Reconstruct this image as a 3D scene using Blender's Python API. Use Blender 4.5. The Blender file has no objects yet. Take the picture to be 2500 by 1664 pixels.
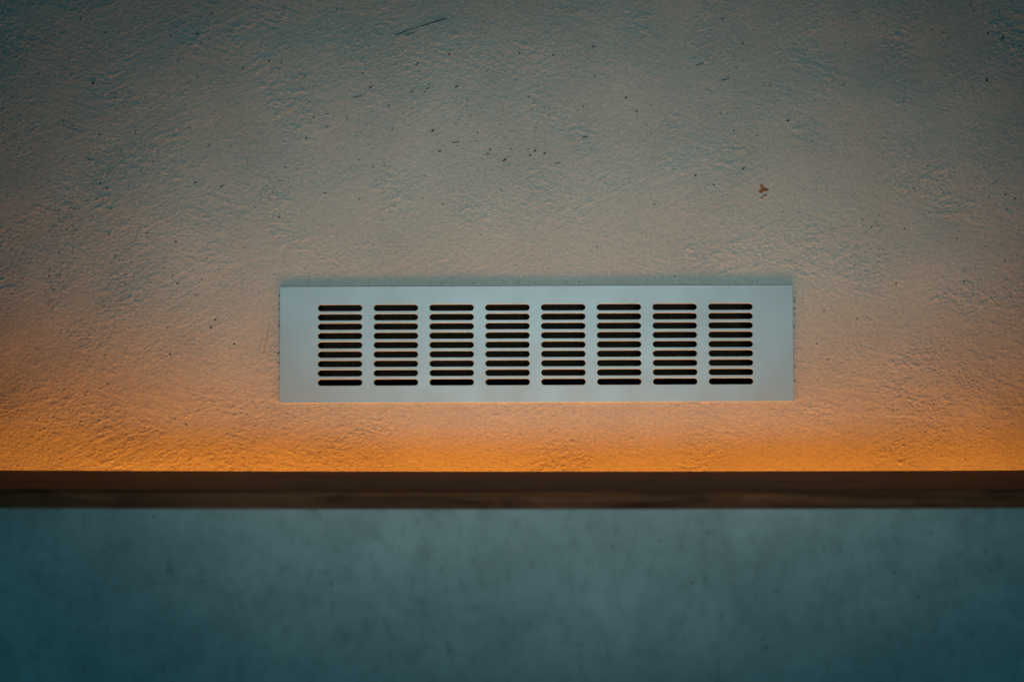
import bpy, bmesh, math, random
import numpy as np
from mathutils import Vector, Matrix

random.seed(7)
rng = np.random.default_rng(11)
S = bpy.context.scene
COL = S.collection

# ------------------------------------------------------------------ camera
# wall plane is y = 0, the middle of the grille is the origin, camera looks along +y
CAM = Vector((-0.0210, -1.2180, -0.0399))
AIM = Vector((-0.0210, 0.0, 0.0026))
cd = bpy.data.cameras.new('camera')
cd.lens, cd.sensor_width = 50.0, 36.0
cd.clip_start, cd.clip_end = 0.02, 60.0
cd.dof.use_dof = True
cd.dof.focus_distance = (AIM - CAM).length
cd.dof.aperture_fstop = 4.4
cam = bpy.data.objects.new('camera', cd)
COL.objects.link(cam)
cam.location = CAM
cam.rotation_euler = (AIM - CAM).to_track_quat('-Z', 'Y').to_euler()
S.camera = cam
MMPX = 0.8775 / 2500.0                      # metres on the wall for one pixel of the photograph


def on_wall(px, py):
    """a photograph pixel as (x, z) on the upper wall"""
    fwd = (AIM - CAM).normalized()
    right = Vector((1, 0, 0))
    up = right.cross(fwd)
    d = fwd + right * ((px - 1250) / 2500 * 0.72) + up * ((832 - py) / 2500 * 0.72)
    t = -CAM.y / d.y
    p = CAM + d * t
    return p.x, p.z


def on_front(px, py, y):
    fwd = (AIM - CAM).normalized()
    right = Vector((1, 0, 0))
    up = right.cross(fwd)
    d = fwd + right * ((px - 1250) / 2500 * 0.72) + up * ((832 - py) / 2500 * 0.72)
    t = (y - CAM.y) / d.y
    p = CAM + d * t
    return p.x, p.z


# ------------------------------------------------------------------ light
W = bpy.data.worlds.new('World')
S.world = W
W.use_nodes = True
bg = W.node_tree.nodes['Background']
bg.inputs[0].default_value = (0.17, 0.76, 1.0, 1)
bg.inputs[1].default_value = 0.040

ld = bpy.data.lights.new('fill_spot', 'SPOT')       # added fill spot behind the viewer; soft cone stands in for lens vignette
ld.energy = 41.5
ld.color = (0.80, 1.0, 0.98)
ld.shadow_soft_size = 0.13
ld.spot_size = math.radians(24.5)
ld.spot_blend = 1.0
spot = bpy.data.objects.new('fill_spot', ld)
COL.objects.link(spot)
spot.location = (0.02, -1.86, -0.20)
spot.scale = (1.25, 0.70, 1.0)           # oval beam
spot.rotation_euler = (Vector((0.012, 0, 0.062)) - spot.location).to_track_quat('-Z', 'Y').to_euler()

wd = bpy.data.lights.new('low_fill', 'AREA')          # added wide blue fill lamp, low behind the viewer, not a real window
wd.shape = 'RECTANGLE'
wd.size, wd.size_y = 2.6, 0.7
wd.color = (0.16, 0.77, 1.0)
wd.energy = 4.3
fill_lamp = bpy.data.objects.new('low_fill', wd)
COL.objects.link(fill_lamp)
fill_lamp.location = (0.0, -2.3, -0.75)
fill_lamp.rotation_euler = (Vector((0.0, 0, 0.05)) - fill_lamp.location).to_track_quat('-Z', 'Y').to_euler()

LED_STRENGTH = 32.5
LED_COLOR = (1.0, 0.315, 0.033, 1)

V = S.view_settings
V.view_transform = 'Standard'
V.look = 'None'
V.exposure = 0.0
V.gamma = 1.0
V.use_curve_mapping = False
S.cycles.use_denoising = True
S.cycles.denoiser = 'OPENIMAGEDENOISE'
S.cycles.denoising_input_passes = 'RGB_ALBEDO_NORMAL'
S.cycles.denoising_prefilter = 'ACCURATE'
S.cycles.sample_clamp_indirect = 2.0
S.cycles.max_bounces = 8
S.cycles.diffuse_bounces = 5


# ------------------------------------------------------------------ helpers
def mat(name):
    m = bpy.data.materials.new(name)
    m.use_nodes = True
    nt = m.node_tree
    return m, nt, nt.nodes['Principled BSDF']


def node(nt, kind, **kw):
    n = nt.nodes.new(kind)
    for k, v in kw.items():
        setattr(n, k, v)
    return n


def noise(nt, vec, scale, detail=4.0, rough=0.55, dist=0.0):
    n = node(nt, 'ShaderNodeTexNoise')
    n.inputs['Scale'].default_value = scale
    n.inputs['Detail'].default_value = detail
    n.inputs['Roughness'].default_value = rough
    n.inputs['Distortion'].default_value = dist
    nt.links.new(vec, n.inputs['Vector'])
    return n


def ramp(nt, fac, stops):
    r = node(nt, 'ShaderNodeValToRGB')
    e = r.color_ramp.elements
    while len(e) < len(stops):
        e.new(0.5)
    for el, (p, c) in zip(e, stops):
        el.position = p
        el.color = (*c, 1)
    nt.links.new(fac, r.inputs[0])
    return r


def mapped(nt, scale=(1, 1, 1), rot=(0, 0, 0)):
    tc = node(nt, 'ShaderNodeTexCoord')
    mp = node(nt, 'ShaderNodeMapping')
    mp.inputs['Scale'].default_value = scale
    mp.inputs['Rotation'].default_value = rot
    nt.links.new(tc.outputs['Object'], mp.inputs['Vector'])
    return mp.outputs[0]


def mix(nt, a, b, fac, mode='MIX'):
    m = node(nt, 'ShaderNodeMix', data_type='RGBA', blend_type=mode)
    for s, v in ((m.inputs[0], fac), (m.inputs[6], a), (m.inputs[7], b)):
        if hasattr(v, 'links'):
            nt.links.new(v, s)
        elif isinstance(v, (int, float)):
            s.default_value = v
        else:
            s.default_value = (*v, 1)
    return m.outputs[2]


def link_obj(name, me, m, parent=None, loc=(0, 0, 0)):
    o = bpy.data.objects.new(name, me)
    COL.objects.link(o)
    o.location = loc
    if m is not None and not me.materials:
        me.materials.append(m)
    o.parent = parent
    return o


def from_bm(name, bm, m, parent=None, loc=(0, 0, 0), smooth=False):
    me = bpy.data.meshes.new(name)
    bmesh.ops.recalc_face_normals(bm, faces=bm.faces)
    bm.to_mesh(me)
    bm.free()
    if smooth:
        me.shade_smooth()
    return link_obj(name, me, m, parent, loc)


def add_box(bm, x0, x1, y0, y1, z0, z1):
    v = [bm.verts.new(p) for p in ((x0, y0, z0), (x1, y0, z0), (x1, y1, z0), (x0, y1, z0),
                                   (x0, y0, z1), (x1, y0, z1), (x1, y1, z1), (x0, y1, z1))]
    for f in ((0, 3, 2, 1), (4, 5, 6, 7), (0, 1, 5, 4), (1, 2, 6, 5), (2, 3, 7, 6), (3, 0, 4, 7)):
        bm.faces.new([v[i] for i in f])
    return v


def grid_mesh(name, X, Z, Y, skip=None):
    """a sheet over the tensor grid X x Z with depth Y (rows: z, columns: x); front faces -y"""
    nx, nz = len(X), len(Z)
    co = np.empty((nz, nx, 3), np.float32)
    co[..., 0] = X[None, :]
    co[..., 1] = Y
    co[..., 2] = Z[:, None]
    i = np.arange(nz * nx, dtype=np.int32).reshape(nz, nx)
    q = np.stack([i[:-1, :-1], i[:-1, 1:], i[1:, 1:], i[1:, :-1]], -1)
    if skip is not None:
        q = q[~skip]
    q = q.reshape(-1, 4)
    me = bpy.data.meshes.new(name)
    me.vertices.add(nx * nz)
    me.vertices.foreach_set('co', co.ravel())
    me.loops.add(q.size)
    me.loops.foreach_set('vertex_index', q.ravel())
    me.polygons.add(len(q))
    me.polygons.foreach_set('loop_start', np.arange(0, q.size, 4, dtype=np.int32))
    me.update(calc_edges=True)
    me.shade_smooth()
    return me


def band(nx, nz, step, lo, hi, ax=1.0, az=1.0, ang=0.0):
    """unit-variance random relief with wavelengths between lo and hi metres, stretched by ax, az"""
    kx = np.fft.fftfreq(nx, step)[None, :]
    kz = np.fft.fftfreq(nz, step)[:, None]
    c, s = math.cos(ang), math.sin(ang)
    k = np.sqrt(((c * kx + s * kz) * ax) ** 2 + ((-s * kx + c * kz) * az) ** 2) + 1e-9
    k0 = 1 / math.sqrt(lo * hi)
    width = math.log(hi / lo) / 2
    amp = np.exp(-0.5 * (np.log(k / k0) / width) ** 2) / k
    f = np.fft.fft2(rng.standard_normal((nz, nx))) * amp
    r = np.real(np.fft.ifft2(f))
    return (r - r.mean()) / r.std()


def smooth01(a, lo, hi):
    t = np.clip((a - lo) / (hi - lo), 0, 1)
    return t * t * (3 - 2 * t)


# ------------------------------------------------------------------ materials
def make_plaster():
    m, nt, p = mat('clay_plaster')
    v = mapped(nt)
    n1 = noise(nt, v, 9.0, 5)
    n2 = noise(nt, v, 330.0, 4, 0.7)
    base = ramp(nt, n1.outputs[0], [(0.3, (0.55, 0.535, 0.48)), (0.7, (0.65, 0.63, 0.57))])
    fine = ramp(nt, n2.outputs[0], [(0.34, (0.80, 0.80, 0.80)), (0.66, (1.0, 1.0, 1.0))])
    c = mix(nt, base.outputs[0], fine.outputs[0], 1.0, 'MULTIPLY')
    nt.links.new(c, p.inputs['Base Color'])
    p.inputs['Roughness'].default_value = 0.92
    p.inputs['Specular IOR Level'].default_value = 0.2
    n3 = noise(nt, v, 620.0, 3, 0.6)
    b = node(nt, 'ShaderNodeBump')
    b.inputs['Strength'].default_value = 0.15
    b.inputs['Distance'].default_value = 0.0004
    nt.links.new(n3.outputs[0], b.inputs['Height'])
    nt.links.new(b.outputs[0], p.inputs['Normal'])
    return m


def make_concrete():
    m, nt, p = mat('trowelled_plaster')
    v = mapped(nt)
    n1 = noise(nt, v, 16.0, 8, 0.68, 0.6)
    vs = mapped(nt, (1.0, 1.0, 0.8), (0, 0.35, 0))
    n2 = noise(nt, vs, 120.0, 5, 0.65, 0.5)
    n3 = noise(nt, v, 55.0, 4, 0.6)
    base = ramp(nt, n1.outputs[0], [(0.30, (0.33, 0.365, 0.36)), (0.52, (0.435, 0.465, 0.455)), (0.72, (0.53, 0.555, 0.535))])
    st = ramp(nt, n2.outputs[0], [(0.28, (0.74, 0.76, 0.76)), (0.5, (0.96, 0.96, 0.96)), (0.75, (1, 1, 1))])
    c = mix(nt, base.outputs[0], st.outputs[0], 1.0, 'MULTIPLY')
    sp = ramp(nt, n3.outputs[0], [(0.27, (0.72, 0.74, 0.74)), (0.35, (1, 1, 1))])
    c = mix(nt, c, sp.outputs[0], 1.0, 'MULTIPLY')
    nt.links.new(c, p.inputs['Base Color'])
    p.inputs['Roughness'].default_value = 0.85
    p.inputs['Specular IOR Level'].default_value = 0.2
    b = node(nt, 'ShaderNodeBump')
    b.inputs['Strength'].default_value = 0.8
    b.inputs['Distance'].default_value = 0.0016
    nt.links.new(n2.outputs[0], b.inputs['Height'])
    nt.links.new(b.outputs[0], p.inputs['Normal'])
    return m


def make_wood():
    m, nt, p = mat('dark_walnut')
    v = mapped(nt, (1.0, 5.0, 6.0))
    n1 = noise(nt, v, 13.0, 7, 0.62, 1.2)
    v2 = mapped(nt, (1.0, 22.0, 45.0))
    n2 = noise(nt, v2, 9.0, 5, 0.6)
    base = ramp(nt, n1.outputs[0], [(0.34, (0.095, 0.031, 0.015)), (0.50, (0.195, 0.064, 0.029)),
                                    (0.66, (0.265, 0.090, 0.040))])
    st = ramp(nt, n2.outputs[0], [(0.35, (0.50, 0.48, 0.46)), (0.62, (1, 1, 1))])
    c = mix(nt, base.outputs[0], st.outputs[0], 1.0, 'MULTIPLY')
    nt.links.new(c, p.inputs['Base Color'])
    p.inputs['Roughness'].default_value = 0.6
    p.inputs['Specular IOR Level'].default_value = 0.06
    return m


def make_aluminium():
    m, nt, p = mat('anodised_aluminium')
    v = mapped(nt)
    n1 = noise(nt, v, 22.0, 3)
    r = ramp(nt, n1.outputs[0], [(0.3, (0.54, 0.54, 0.54)), (0.7, (0.59, 0.59, 0.59))])
    nt.links.new(r.outputs[0], p.inputs['Roughness'])
    p.inputs['Base Color'].default_value = (0.43, 0.495, 0.52, 1)
    p.inputs['Metallic'].default_value = 1.0
    return m


def plain(name, col, rough=0.8, spec=0.2):
    m, nt, p = mat(name)
    v = mapped(nt)
    n = noise(nt, v, 300.0, 3)
    r = ramp(nt, n.outputs[0], [(0.25, tuple(c * 0.7 for c in col)), (0.75, tuple(c * 1.15 for c in col))])
    nt.links.new(r.outputs[0], p.inputs['Base Color'])
    p.inputs['Roughness'].default_value = rough
    p.inputs['Specular IOR Level'].default_value = spec
    return m


M_PLASTER, M_CONC, M_WOOD, M_ALU = make_plaster(), make_concrete(), make_wood(), make_aluminium()
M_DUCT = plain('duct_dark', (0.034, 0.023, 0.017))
M_STRAW = plain('dark_straw', (0.030, 0.019, 0.012))
M_STRAW2 = plain('pale_straw', (0.50, 0.24, 0.09))
M_RED = plain('terracotta', (0.34, 0.13, 0.075))
M_PROFILE = plain('profile_metal', (0.6, 0.6, 0.6), 0.5)
M_LED, _nt, _p = mat('led_diffuser')
_p.inputs['Base Color'].default_value = (0.8, 0.8, 0.8, 1)
_p.inputs['Emission Color'].default_value = LED_COLOR
_p.inputs['Emission Strength'].default_value = 1.0

# ------------------------------------------------------------------ upper wall
STEP = 0.0007
FX0, FX1, FZ0, FZ1 = -0.54, 0.50, -0.16, 0.345
fx = np.arange(FX0, FX1, STEP)
fz = np.arange(FZ0, FZ1, STEP)
nx, nz = len(fx), len(fz)
XX, ZZ = np.meshgrid(fx, fz)


def px_mask(px, py, rx, ry, ang=0.0, soft=1.0):
    """soft elliptical patch given in photograph pixels"""
    x, z = on_wall(px, py)
    c, s = math.cos(ang), math.sin(ang)
    u = ((XX - x) * c + (ZZ - z) * s) / (rx * MMPX)
    w = (-(XX - x) * s + (ZZ - z) * c) / (ry * MMPX)
    return np.exp(-(u * u + w * w) * soft)


grain = band(nx, nz, STEP, 0.0015, 0.0042, 1.4, 1.0, 0.2)
grain = 1.25 * np.abs(grain) + 0.35 * grain                                    # rounded granules with sharp creases
grain = (grain - grain.mean()) / grain.std()
coarse = band(nx, nz, STEP, 0.006, 0.016, 1.6, 1.0, 0.2)
lump = np.abs(coarse) - 0.8
swirl = band(nx, nz, STEP, 0.003, 0.010, 9.0, 0.9, -0.30)
swirl2 = band(nx, nz, STEP, 0.003, 0.010, 9.0, 0.9, 0.45)
big = band(nx, nz, STEP, 0.06, 0.22)
m1 = band(nx, nz, STEP, 0.04, 0.16)
m2 = band(nx, nz, STEP, 0.05, 0.20)
patch = smooth01(m1, 0.3, 1.8)
for a in ((340, 400, 170, 130), (370, 560, 130, 110), (300, 690, 70, 110), (1130, 150, 260, 110),
          (900, 100, 130, 120), (1830, 620, 160, 50), (150, 1010, 220, 120), (560, 1000, 170, 60),
          (560, 1110, 300, 50), (2300, 950, 250, 120), (2080, 640, 90, 60), (250, 860, 130, 70)):
    patch = np.maximum(patch, 0.9 * px_mask(*a))
ragged = np.clip(1.3 * lump + 0.35 * coarse + 0.4 * grain, -1.2, 2.5)
H = 0.000078 * grain * (0.62 + 0.45 * smooth01(band(nx, nz, STEP, 0.03, 0.12, 2.0, 1.0, 0.5), -1.0, 1.0) + 0.5 * patch)
H += 0.000022 * coarse
H += 0.000068 * patch * ragged
side = smooth01(m2, -0.6, 0.6)
H += 0.000030 * (swirl * side + swirl2 * (1 - side)) * (0.4 + 0.9 * smooth01(m1, -0.8, 0.8))
H += 0.00025 * big * (1 - px_mask(1310, 800, 760, 260))
# trowel edges: little steps running in arcs, drawn where the photograph shows them
for (ax_, ay_, bx_, by_, hgt) in ((480, 440, 545, 120, .00022), (545, 120, 560, 60, .00015), (700, 600, 830, 640, .00030),
                                  (1180, 300, 1480, 330, .0001), (1900, 540, 1720, 640, .00018), (280, 730, 330, 640, .0003),
                                  (650, 560, 760, 590, .00026), (2000, 480, 2110, 520, .00018), (1620, 690, 1600, 660, .0004),
                                  (300, 1010, 420, 1060, .0002), (2080, 1005, 2300, 1020, .0002), (880, 270, 990, 210, .00016),
                                  (450, 120, 520, 50, .0002), (1480, 560, 1700, 610, .0001), (1300, 480, 1480, 500, .0001)):
    x0, z0 = on_wall(ax_, ay_)
    x1, z1 = on_wall(bx_, by_)
    L = math.hypot(x1 - x0, z1 - z0)
    tx, tz = (x1 - x0) / L, (z1 - z0) / L
    u = (XX - x0) * tx + (ZZ - z0) * tz
    w = -(XX - x0) * tz + (ZZ - z0) * tx + 0.0016 * coarse + 0.0008 * grain
    along = smooth01(u, -0.004, 0.006) * (1 - smooth01(u, L - 0.006, L + 0.004))
    H += 0.6 * hgt * along * (np.exp(-(w / 0.0016) ** 2) - 0.8 * np.exp(-((w + 0.003) / 0.002) ** 2))
# fade relief to nothing at the sheet's outer border
edge = np.minimum(np.minimum(XX - FX0, FX1 - XX), np.minimum(ZZ - FZ0, FZ1 - ZZ))
H *= smooth01(edge, 0.0, 0.03)


def height(x, z):
    i = int(round((z - FZ0) / STEP))
    j = int(round((x - FX0) / STEP))
    return float(H[min(max(i, 0), nz - 1), min(max(j, 0), nx - 1)])


gx = np.concatenate([np.linspace(-1.6, FX0 - 0.02, 12), fx, np.linspace(FX1 + 0.02, 1.6, 12)])
gz = np.concatenate([np.array([-0.42, -0.3, -0.24]), fz, np.linspace(FZ1 + 0.02, 1.2, 10)])
Y = np.zeros((len(gz), len(gx)), np.float32)
Y[3:3 + nz, 12:12 + nx] = -H
cxm = (gx[:-1] + gx[1:]) / 2
czm = (gz[:-1] + gz[1:]) / 2
hole = (np.abs(cxm)[None, :] < 0.196) & (np.abs(czm)[:, None] < 0.0405)   # duct opening behind the grille
wall = link_obj('wall_upper', grid_mesh('wall_upper', gx, gz, Y, hole), M_PLASTER)
wall['kind'] = 'structure'
wall['label'] = 'rough clay plaster wall glowing orange above the wooden ledge'

# ------------------------------------------------------------------ lower wall (stands forward, with the light trough behind it)
LEDGE_BACK, LEDGE_FRONT = -0.085, -0.300
ZT = -0.1027                      # top of the ledge board
TH = 0.0122
LW = -0.291                       # front face of the lower wall
lx = np.linspace(-1.5, 1.5, 601)
lz = np.linspace(-0.75, ZT - TH, 120)
lnx, lnz = len(lx), len(lz)
LH = 0.0010 * band(lnx, lnz, 0.005, 0.08, 0.3) + 0.00025 * band(lnx, lnz, 0.005, 0.015, 0.05, 0.8, 2.0)
low = link_obj('wall_lower', grid_mesh('wall_lower', lx, lz, (LW - LH).astype(np.float32)), M_CONC)
low['kind'] = 'structure'
low['label'] = 'smooth blue grey lower wall under the wooden ledge'
bm = bmesh.new()                  # body of the lower wall and the trough behind it
add_box(bm, -1.5, 1.5, LW + 0.004, -0.100, -0.75, ZT - TH - 0.0005)
add_box(bm, -1.5, 1.5, -0.0995, -0.002, -0.75, -0.288)
from_bm('wall_body', bm, M_PLASTER, low)

# ------------------------------------------------------------------ wooden ledge
bm = bmesh.new()
N = 120
b = 0.0012
rr = 0.0032                                                  # rounded front arris
arc = [(LEDGE_FRONT + rr - rr * math.sin(math.radians(a)), ZT - rr + rr * math.cos(math.radians(a))) for a in (0, 22, 45, 68, 90)]
prof = [(LEDGE_BACK - b, ZT), (LEDGE_BACK, ZT - b), (LEDGE_BACK, ZT - TH + b), (LEDGE_BACK - b, ZT - TH),
        (LEDGE_FRONT + b, ZT - TH), (LEDGE_FRONT, ZT - TH + b)] + arc[::-1]
NP = len(prof)
rows = []
for i in range(N + 1):
    x = -1.4 + 2.8 * i / N
    sag = -0.0013 * (1 - min(1.0, (x + 0.02) ** 2 / 0.45 ** 2))
    wob = 0.00025 * math.sin(x * 9.1 + 1.0) + 0.00015 * math.sin(x * 23.0)
    rows.append([bm.verts.new((x, y + (wob if y < -0.2 else 0), z + sag)) for y, z in prof])
for a, c in zip(rows, rows[1:]):
    for k in range(NP):
        f = bm.faces.new((a[k], a[(k + 1) % NP], c[(k + 1) % NP], c[k]))
        f.smooth = 5 <= k <= 9
bm.faces.new(rows[0])
bm.faces.new(list(reversed(rows[-1])))
ledge = from_bm('wooden_ledge', bm, M_WOOD)
ledge['label'] = 'dark brown wooden ledge board running across below the grille'
ledge['category'] = 'ledge'

# ------------------------------------------------------------------ light strip in the trough
STRIP = 0.48
strip = bpy.data.objects.new('light_strip', None)
COL.objects.link(strip)
strip.location = (0, -0.070, -0.2875)
strip['label'] = 'amber light strip hidden behind the wooden ledge'
strip['category'] = 'light strip'
bm = bmesh.new()
add_box(bm, -STRIP, STRIP, -0.024, 0.024, 0, 0.008)
from_bm('profile', bm, M_PROFILE, strip)
bm = bmesh.new()
add_box(bm, -STRIP, STRIP, -0.022, 0.022, 0.0082, 0.0105)
from_bm('diffuser', bm, M_LED, strip)
al = bpy.data.lights.new('strip_light', 'AREA')
al.shape = 'RECTANGLE'
al.size, al.size_y = 2 * STRIP, 0.044
al.color = LED_COLOR[:3]
al.energy = LED_STRENGTH * math.pi * 2 * STRIP * 0.022
ao = bpy.data.objects.new('strip_light', al)
COL.objects.link(ao)
ao.parent = strip
ao.location = (0, 0, 0.0112)
ao.rotation_euler = (math.radians(180), 0, 0)

# ------------------------------------------------------------------ ventilation grille
PX = 0.8775 / 2356
grille = bpy.data.objects.new('ventilation_grille', None)
COL.objects.link(grille)
grille.location = (0, -0.0003, 0)
grille.rotation_euler = (0, -math.radians(0.2), 0)
grille['label'] = 'pale aluminium ventilation grille with eight columns of slots on the plaster wall'
grille['category'] = 'grille'
PW, PH, PT, BV = 0.4398, 0.1000, 0.0018, 0.00036
cu = bpy.data.curves.new('face_plate', 'CURVE')
cu.dimensions = '2D'
cu.fill_mode = 'BOTH'


def poly(pts):
    s = cu.splines.new('POLY')
    s.points.add(len(pts) - 1)
    for q, (x, y) in zip(s.points, pts):
        q.co = (x, y, 0, 1)
    s.use_cyclic_u = True


cr = 0.0006
poly([(-PW / 2 + cr, -PH / 2), (PW / 2 - cr, -PH / 2), (PW / 2, -PH / 2 + cr), (PW / 2, PH / 2 - cr),
      (PW / 2 - cr, PH / 2), (-PW / 2 + cr, PH / 2), (-PW / 2, PH / 2 - cr), (-PW / 2, -PH / 2 + cr)])
SW, SH = 0.0376, 0.0051
for c in range(8):
    for r in range(9):
        cx = (783.2 - 1234.5) * PX + c * 128.2 * PX
        cz = -0.0005 + (4 - r) * 0.00796
        pts = []
        for k in range(9):
            a = math.radians(-90 + 180 * k / 8)
            pts.append((cx + SW / 2 - SH / 2 + SH / 2 * math.cos(a), cz + SH / 2 * math.sin(a)))
        for k in range(9):
            a = math.radians(90 + 180 * k / 8)
            pts.append((cx - SW / 2 + SH / 2 + SH / 2 * math.cos(a), cz + SH / 2 * math.sin(a)))
        poly(pts[::-1])
cu.extrude = PT / 2 - BV
cu.bevel_depth = BV
cu.bevel_resolution = 1
cu.offset = -BV
tmp = bpy.data.objects.new('tmp', cu)
COL.objects.link(tmp)
dg = bpy.context.evaluated_depsgraph_get()
me = bpy.data.meshes.new_from_object(tmp.evaluated_get(dg))
bpy.data.objects.remove(tmp)
me.name = 'face_plate'
me.transform(Matrix.Translation((0, -PT / 2, 0)) @ Matrix.Rotation(math.radians(90), 4, 'X'))
me.materials.clear()
plate = link_obj('face_plate', me, M_ALU, grille)
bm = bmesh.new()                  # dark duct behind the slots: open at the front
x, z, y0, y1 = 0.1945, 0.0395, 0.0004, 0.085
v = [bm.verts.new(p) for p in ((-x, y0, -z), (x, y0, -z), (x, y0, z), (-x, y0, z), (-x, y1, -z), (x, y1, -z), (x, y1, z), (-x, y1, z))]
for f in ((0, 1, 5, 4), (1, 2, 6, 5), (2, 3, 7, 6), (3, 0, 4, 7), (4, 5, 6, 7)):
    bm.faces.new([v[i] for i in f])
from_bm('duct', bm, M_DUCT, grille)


# ------------------------------------------------------------------ straw and grit set in the plaster
def flake_bm(bm, length, width, thick, ragged_=0.3, cen=(0, 0, 0), ang=0.0):
    n = 8
    ring = []
    for k in range(n):
        a = 2 * math.pi * k / n
        rx = length / 2 * (1 + random.uniform(-ragged_, ragged_) * 0.5)
        rz = width / 2 * (1 + random.uniform(-ragged_, ragged_))
        px, pz = math.copysign(abs(math.cos(a)) ** 0.6, math.cos(a)) * rx, math.sin(a) * rz
        ring.append((px * math.cos(ang) - pz * math.sin(ang), px * math.sin(ang) + pz * math.cos(ang)))
    fr = [bm.verts.new((cen[0] + a, cen[1] - thick, cen[2] + c)) for a, c in ring]
    bk = [bm.verts.new((cen[0] + a * 1.05, cen[1] + 0.0008, cen[2] + c * 1.05)) for a, c in ring]
    bm.faces.new(fr)
    for k in range(n):
        bm.faces.new((fr[k], bk[k], bk[(k + 1) % n], fr[(k + 1) % n]))


def straw(ax_, ay_, bx_, by_, wpx=3.0, m=M_STRAW, name='straw'):
    """one straw stalk between two photograph pixels, following the surface in short pieces"""
    x0, z0 = on_wall(ax_, ay_)
    x1, z1 = on_wall(bx_, by_)
    L = math.hypot(x1 - x0, z1 - z0)
    n = max(3, int(L / 0.004))
    tx, tz = (x1 - x0) / L, (z1 - z0) / L
    bm = bmesh.new()
    prev = None
    for i in range(n + 1):
        t = i / n
        w = wpx * MMPX * (0.5 + 0.5 * math.sin(math.pi * min(max(t, 0.08), 0.92)) ** 0.5) * random.uniform(0.7, 1.15) / 2
        off = random.uniform(-0.3, 0.3) * wpx * MMPX * 0.35
        x, z = x0 + tx * L * t - tz * off, z0 + tz * L * t + tx * off
        y = -height(x, z)
        cur = [bm.verts.new(p) for p in ((x - tz * w, y + 0.0004, z + tx * w), (x - tz * w * .5, y - 0.00028, z + tx * w * .5),
                                         (x + tz * w * .5, y - 0.00028, z - tx * w * .5), (x + tz * w, y + 0.0004, z - tx * w))]
        if prev:
            for k in range(3):
                bm.faces.new((prev[k], prev[k + 1], cur[k + 1], cur[k]))
        prev = cur
    return from_bm(name, bm, m, wall)


def c3(x, y): return x / 1.885, y / 1.885
def c4(x, y): return 1250 + x / 1.885, y / 1.885
def c5(x, y): return x / 1.96, 500 + y / 1.96
def c6(x, y): return 1800 + x / 1.96, 500 + y / 1.96


straw(964.5, 84.9, 1090, 44.6, 3.6)
straw(986.7, 86.5, 1013, 79.6, 3.4)
for f, a, c, w in ((c3, (1623, 449), (1668, 441), 3), (c3, (2080, 658), (2114, 652), 3.2), (c3, (2314, 740), (2338, 728), 5.5),
                   (c3, (1984, 606), (1998, 598), 5), (c3, (2016, 699), (2031, 693), 4.5), (c3, (893, 843), (908, 837), 4.2),
                   (c3, (1012, 861), (1027, 855), 4.2), (c3, (900, 161), (915, 155), 5), (c3, (423, 387), (436, 375), 5),
                   (c3, (1113, 319), (1125, 311), 4), (c3, (1699, 406), (1713, 400), 4.2), (c3, (1961, 410), (1978, 404), 4.2),
                   (c3, (1886, 427), (1902, 420), 4.2), (c3, (2093, 403), (2110, 395), 4.8), (c3, (1498, 585), (1513, 583), 4),
                   (c4, (960, 371), (1001, 361), 3.6), (c4, (848, 301), (881, 291), 3), (c4, (325, 632), (347, 629), 3.4),
                   (c4, (198, 752), (224, 750), 3.6), (c4, (1058, 781), (1071, 771), 4.2), (c4, (2183, 360), (2185, 377), 5),
                   (c4, (2254, 186), (2262, 164), 4.5), (c4, (2187, 162), (2193, 149), 4.5), (c4, (366, 219), (382, 214), 3.6)):
    straw(*f(*a), *f(*c), w)
straw(658, 792, 644, 862, 2.0, M_STRAW2, 'straw')

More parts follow.
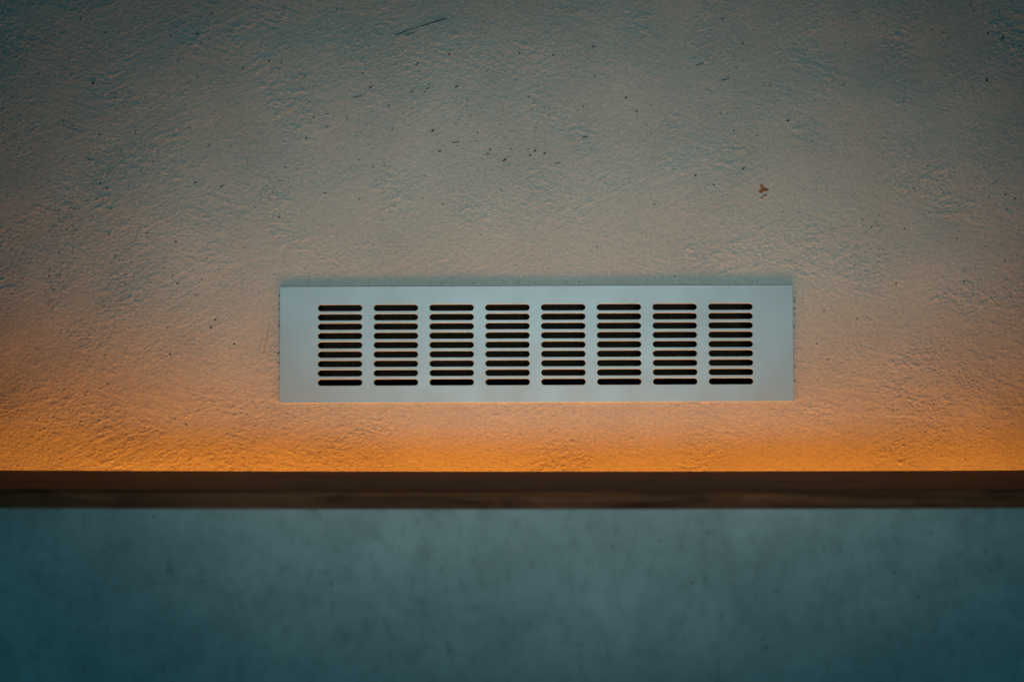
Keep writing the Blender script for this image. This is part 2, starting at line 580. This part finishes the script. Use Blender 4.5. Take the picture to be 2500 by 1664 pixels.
specks = []
for f, lst in ((c3, ((1975, 389), (1954, 423), (2150, 490), (2238, 327), (1920, 172), (2068, 252), (1820, 297), (1915, 300), (1922, 291),
                     (1668, 338), (1048, 472), (1240, 282), (1285, 321), (1788, 483), (1785, 497), (1820, 531), (1597, 540), (1600, 552),
                     (1408, 521), (1446, 537), (1643, 623), (1376, 636), (1410, 636), (2098, 567), (2110, 552), (2190, 650), (2245, 708),
                     (2255, 688), (1955, 811), (1715, 768), (1770, 760), (2025, 794), (2305, 876), (2350, 686), (1655, 915), (1495, 888),
                     (1285, 1000), (870, 588), (1060, 672), (1140, 750), (1315, 770), (820, 284), (785, 165), (485, 150), (370, 88), (975, 65),
                     (458, 620), (462, 842), (492, 868), (655, 795), (510, 960), (680, 1073), (810, 1112), (1305, 35), (1185, 42), (1550, 40))),
               (c4, ((905, 265), (1033, 312), (176, 352), (380, 350), (150, 706), (105, 694), (78, 685), (83, 714), (1380, 650), (1415, 818),
                     (1270, 556), (2270, 895), (2192, 912), (190, 255), (20, 368), (78, 445), (524, 450), (575, 512), (962, 522), (1020, 603),
                     (1125, 625), (1100, 750), (110, 588), (108, 605), (2315, 915), (1830, 885), (1850, 868), (2275, 285), (2110, 22), (1985, 150),
                     (968, 88), (1062, 200), (1800, 470), (845, 808), (930, 850), (655, 940), (895, 1000), (1185, 395), (1155, 397), (35, 245))),
               (c5, ((705, 135), (788, 265), (840, 178), (825, 337), (850, 375), (940, 432), (967, 360), (282, 230), (240, 310), (500, 487),
                     (82, 372), (120, 572), (410, 910), (515, 857), (1045, 310), (1030, 550), (1010, 585), (1120, 665), (840, 1027), (890, 1050),
                     (925, 910), (815, 715), (990, 255), (1170, 205), (445, 60), (522, 142))),
               (c6, ((675, 275), (570, 403), (575, 545), (610, 545), (625, 540), (1190, 845), (1345, 120), (1290, 20), (1250, 240), (1340, 240),
                     (1085, 365), (1085, 318), (1280, 268), (940, 955), (640, 108), (673, 100), (600, 72), (715, 75), (900, 1087), (415, 505),
                     (745, 982), (560, 290), (760, 375), (895, 50), (800, 115), (1190, 200), (1050, 160)))):
    for q in lst:
        specks.append((*f(*q), random.uniform(2.2, 4.6)))
for _ in range(200):                                                          # dust-fine grit between them
    specks.append((random.uniform(0, 2500), min(1120, abs(random.gauss(0, 1)) * 420 + random.uniform(0, 120)), random.uniform(1.6, 3.2)))
for (x0, y0, x1, y1, n, sg) in ((330, 330, 150, 560, 120, 22), (180, 520, 120, 560, 60, 16), (330, 560, 290, 700, 80, 14), (160, 640, 110, 760, 90, 18),
                                (640, 480, 690, 440, 40, 14), (2150, 520, 2120, 610, 40, 22), (2420, 420, 2440, 560, 50, 26)):
    for _ in range(n):                                                         # dusty grit caught in the rough strokes
        t = random.random()
        specks.append((x0 + (x1 - x0) * t + random.gauss(0, sg), y0 + (y1 - y0) * t + random.gauss(0, sg), random.uniform(1.0, 2.2)))
for _ in range(85):                                                          # crumbly cut edge round the plate
    k = random.random()
    if k < 0.6:
        specks.append((random.uniform(690, 1930), 693 - abs(random.gauss(0, 5)), random.uniform(1.2, 2.6)))
    elif k < 0.85:
        specks.append((682.5 - abs(random.gauss(0, 1.8)), random.uniform(710, 930), random.uniform(1.6, 3.6)))
    else:
        specks.append((1938.5 + abs(random.gauss(0, 1.6)), random.uniform(710, 930), random.uniform(1.4, 3.0)))
bm = bmesh.new()
for px_, py_, s in specks:
    x, z = on_wall(px_, py_)
    if abs(x) < 0.2195 and abs(z) < 0.0495:
        continue
    flake_bm(bm, s * MMPX * random.uniform(0.9, 1.7), s * MMPX * 0.8, 0.0002, 0.45, (x, -height(x, z), z), random.uniform(-0.2, 0.9))
o = from_bm('straw_grit', bm, M_STRAW, wall)
o['kind'] = 'stuff'

bm = bmesh.new()                                                              # chipped spot where red clay shows
for (px_, py_, l, w, a) in ((1866, 461, 19, 13, -0.5), (1859, 453, 10, 8, -0.7), (1859, 467, 12, 8, 0.3),
                            (1868, 477, 12, 3, 0.25), (1860, 483, 10, 3, 0.3)):
    x, z = on_wall(px_, py_)
    flake_bm(bm, l * MMPX, w * MMPX, 0.00022, 0.5, (x, -height(x, z), z), a)
from_bm('clay_chip', bm, M_RED, wall)['label'] = 'small reddish chip in the plaster'
straw(1863, 464, 1875, 461, 2.6, M_STRAW, 'straw')

# pits in the lower wall, set as small dark grit flakes
bm = bmesh.new()
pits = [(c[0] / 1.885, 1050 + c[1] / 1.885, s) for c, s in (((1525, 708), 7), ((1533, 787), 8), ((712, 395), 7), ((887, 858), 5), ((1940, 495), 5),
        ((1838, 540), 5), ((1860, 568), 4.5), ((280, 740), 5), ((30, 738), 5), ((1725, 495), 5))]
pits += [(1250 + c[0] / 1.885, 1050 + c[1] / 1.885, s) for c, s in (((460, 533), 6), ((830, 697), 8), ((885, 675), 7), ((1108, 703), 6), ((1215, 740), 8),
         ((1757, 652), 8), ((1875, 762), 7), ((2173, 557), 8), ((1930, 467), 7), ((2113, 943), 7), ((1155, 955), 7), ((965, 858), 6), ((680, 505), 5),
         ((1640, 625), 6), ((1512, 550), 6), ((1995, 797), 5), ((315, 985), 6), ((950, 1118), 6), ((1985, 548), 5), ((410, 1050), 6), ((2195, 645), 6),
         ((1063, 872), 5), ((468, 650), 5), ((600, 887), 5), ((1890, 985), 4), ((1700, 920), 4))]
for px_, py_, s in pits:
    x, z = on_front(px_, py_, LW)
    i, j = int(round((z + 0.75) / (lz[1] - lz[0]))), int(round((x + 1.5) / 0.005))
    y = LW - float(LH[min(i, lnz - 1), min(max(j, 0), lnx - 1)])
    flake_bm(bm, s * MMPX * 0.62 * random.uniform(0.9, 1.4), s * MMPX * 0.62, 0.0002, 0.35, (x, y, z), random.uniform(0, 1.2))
o = from_bm('pit', bm, plain('pit_grit', (0.13, 0.14, 0.14)), low)
o['kind'] = 'stuff'
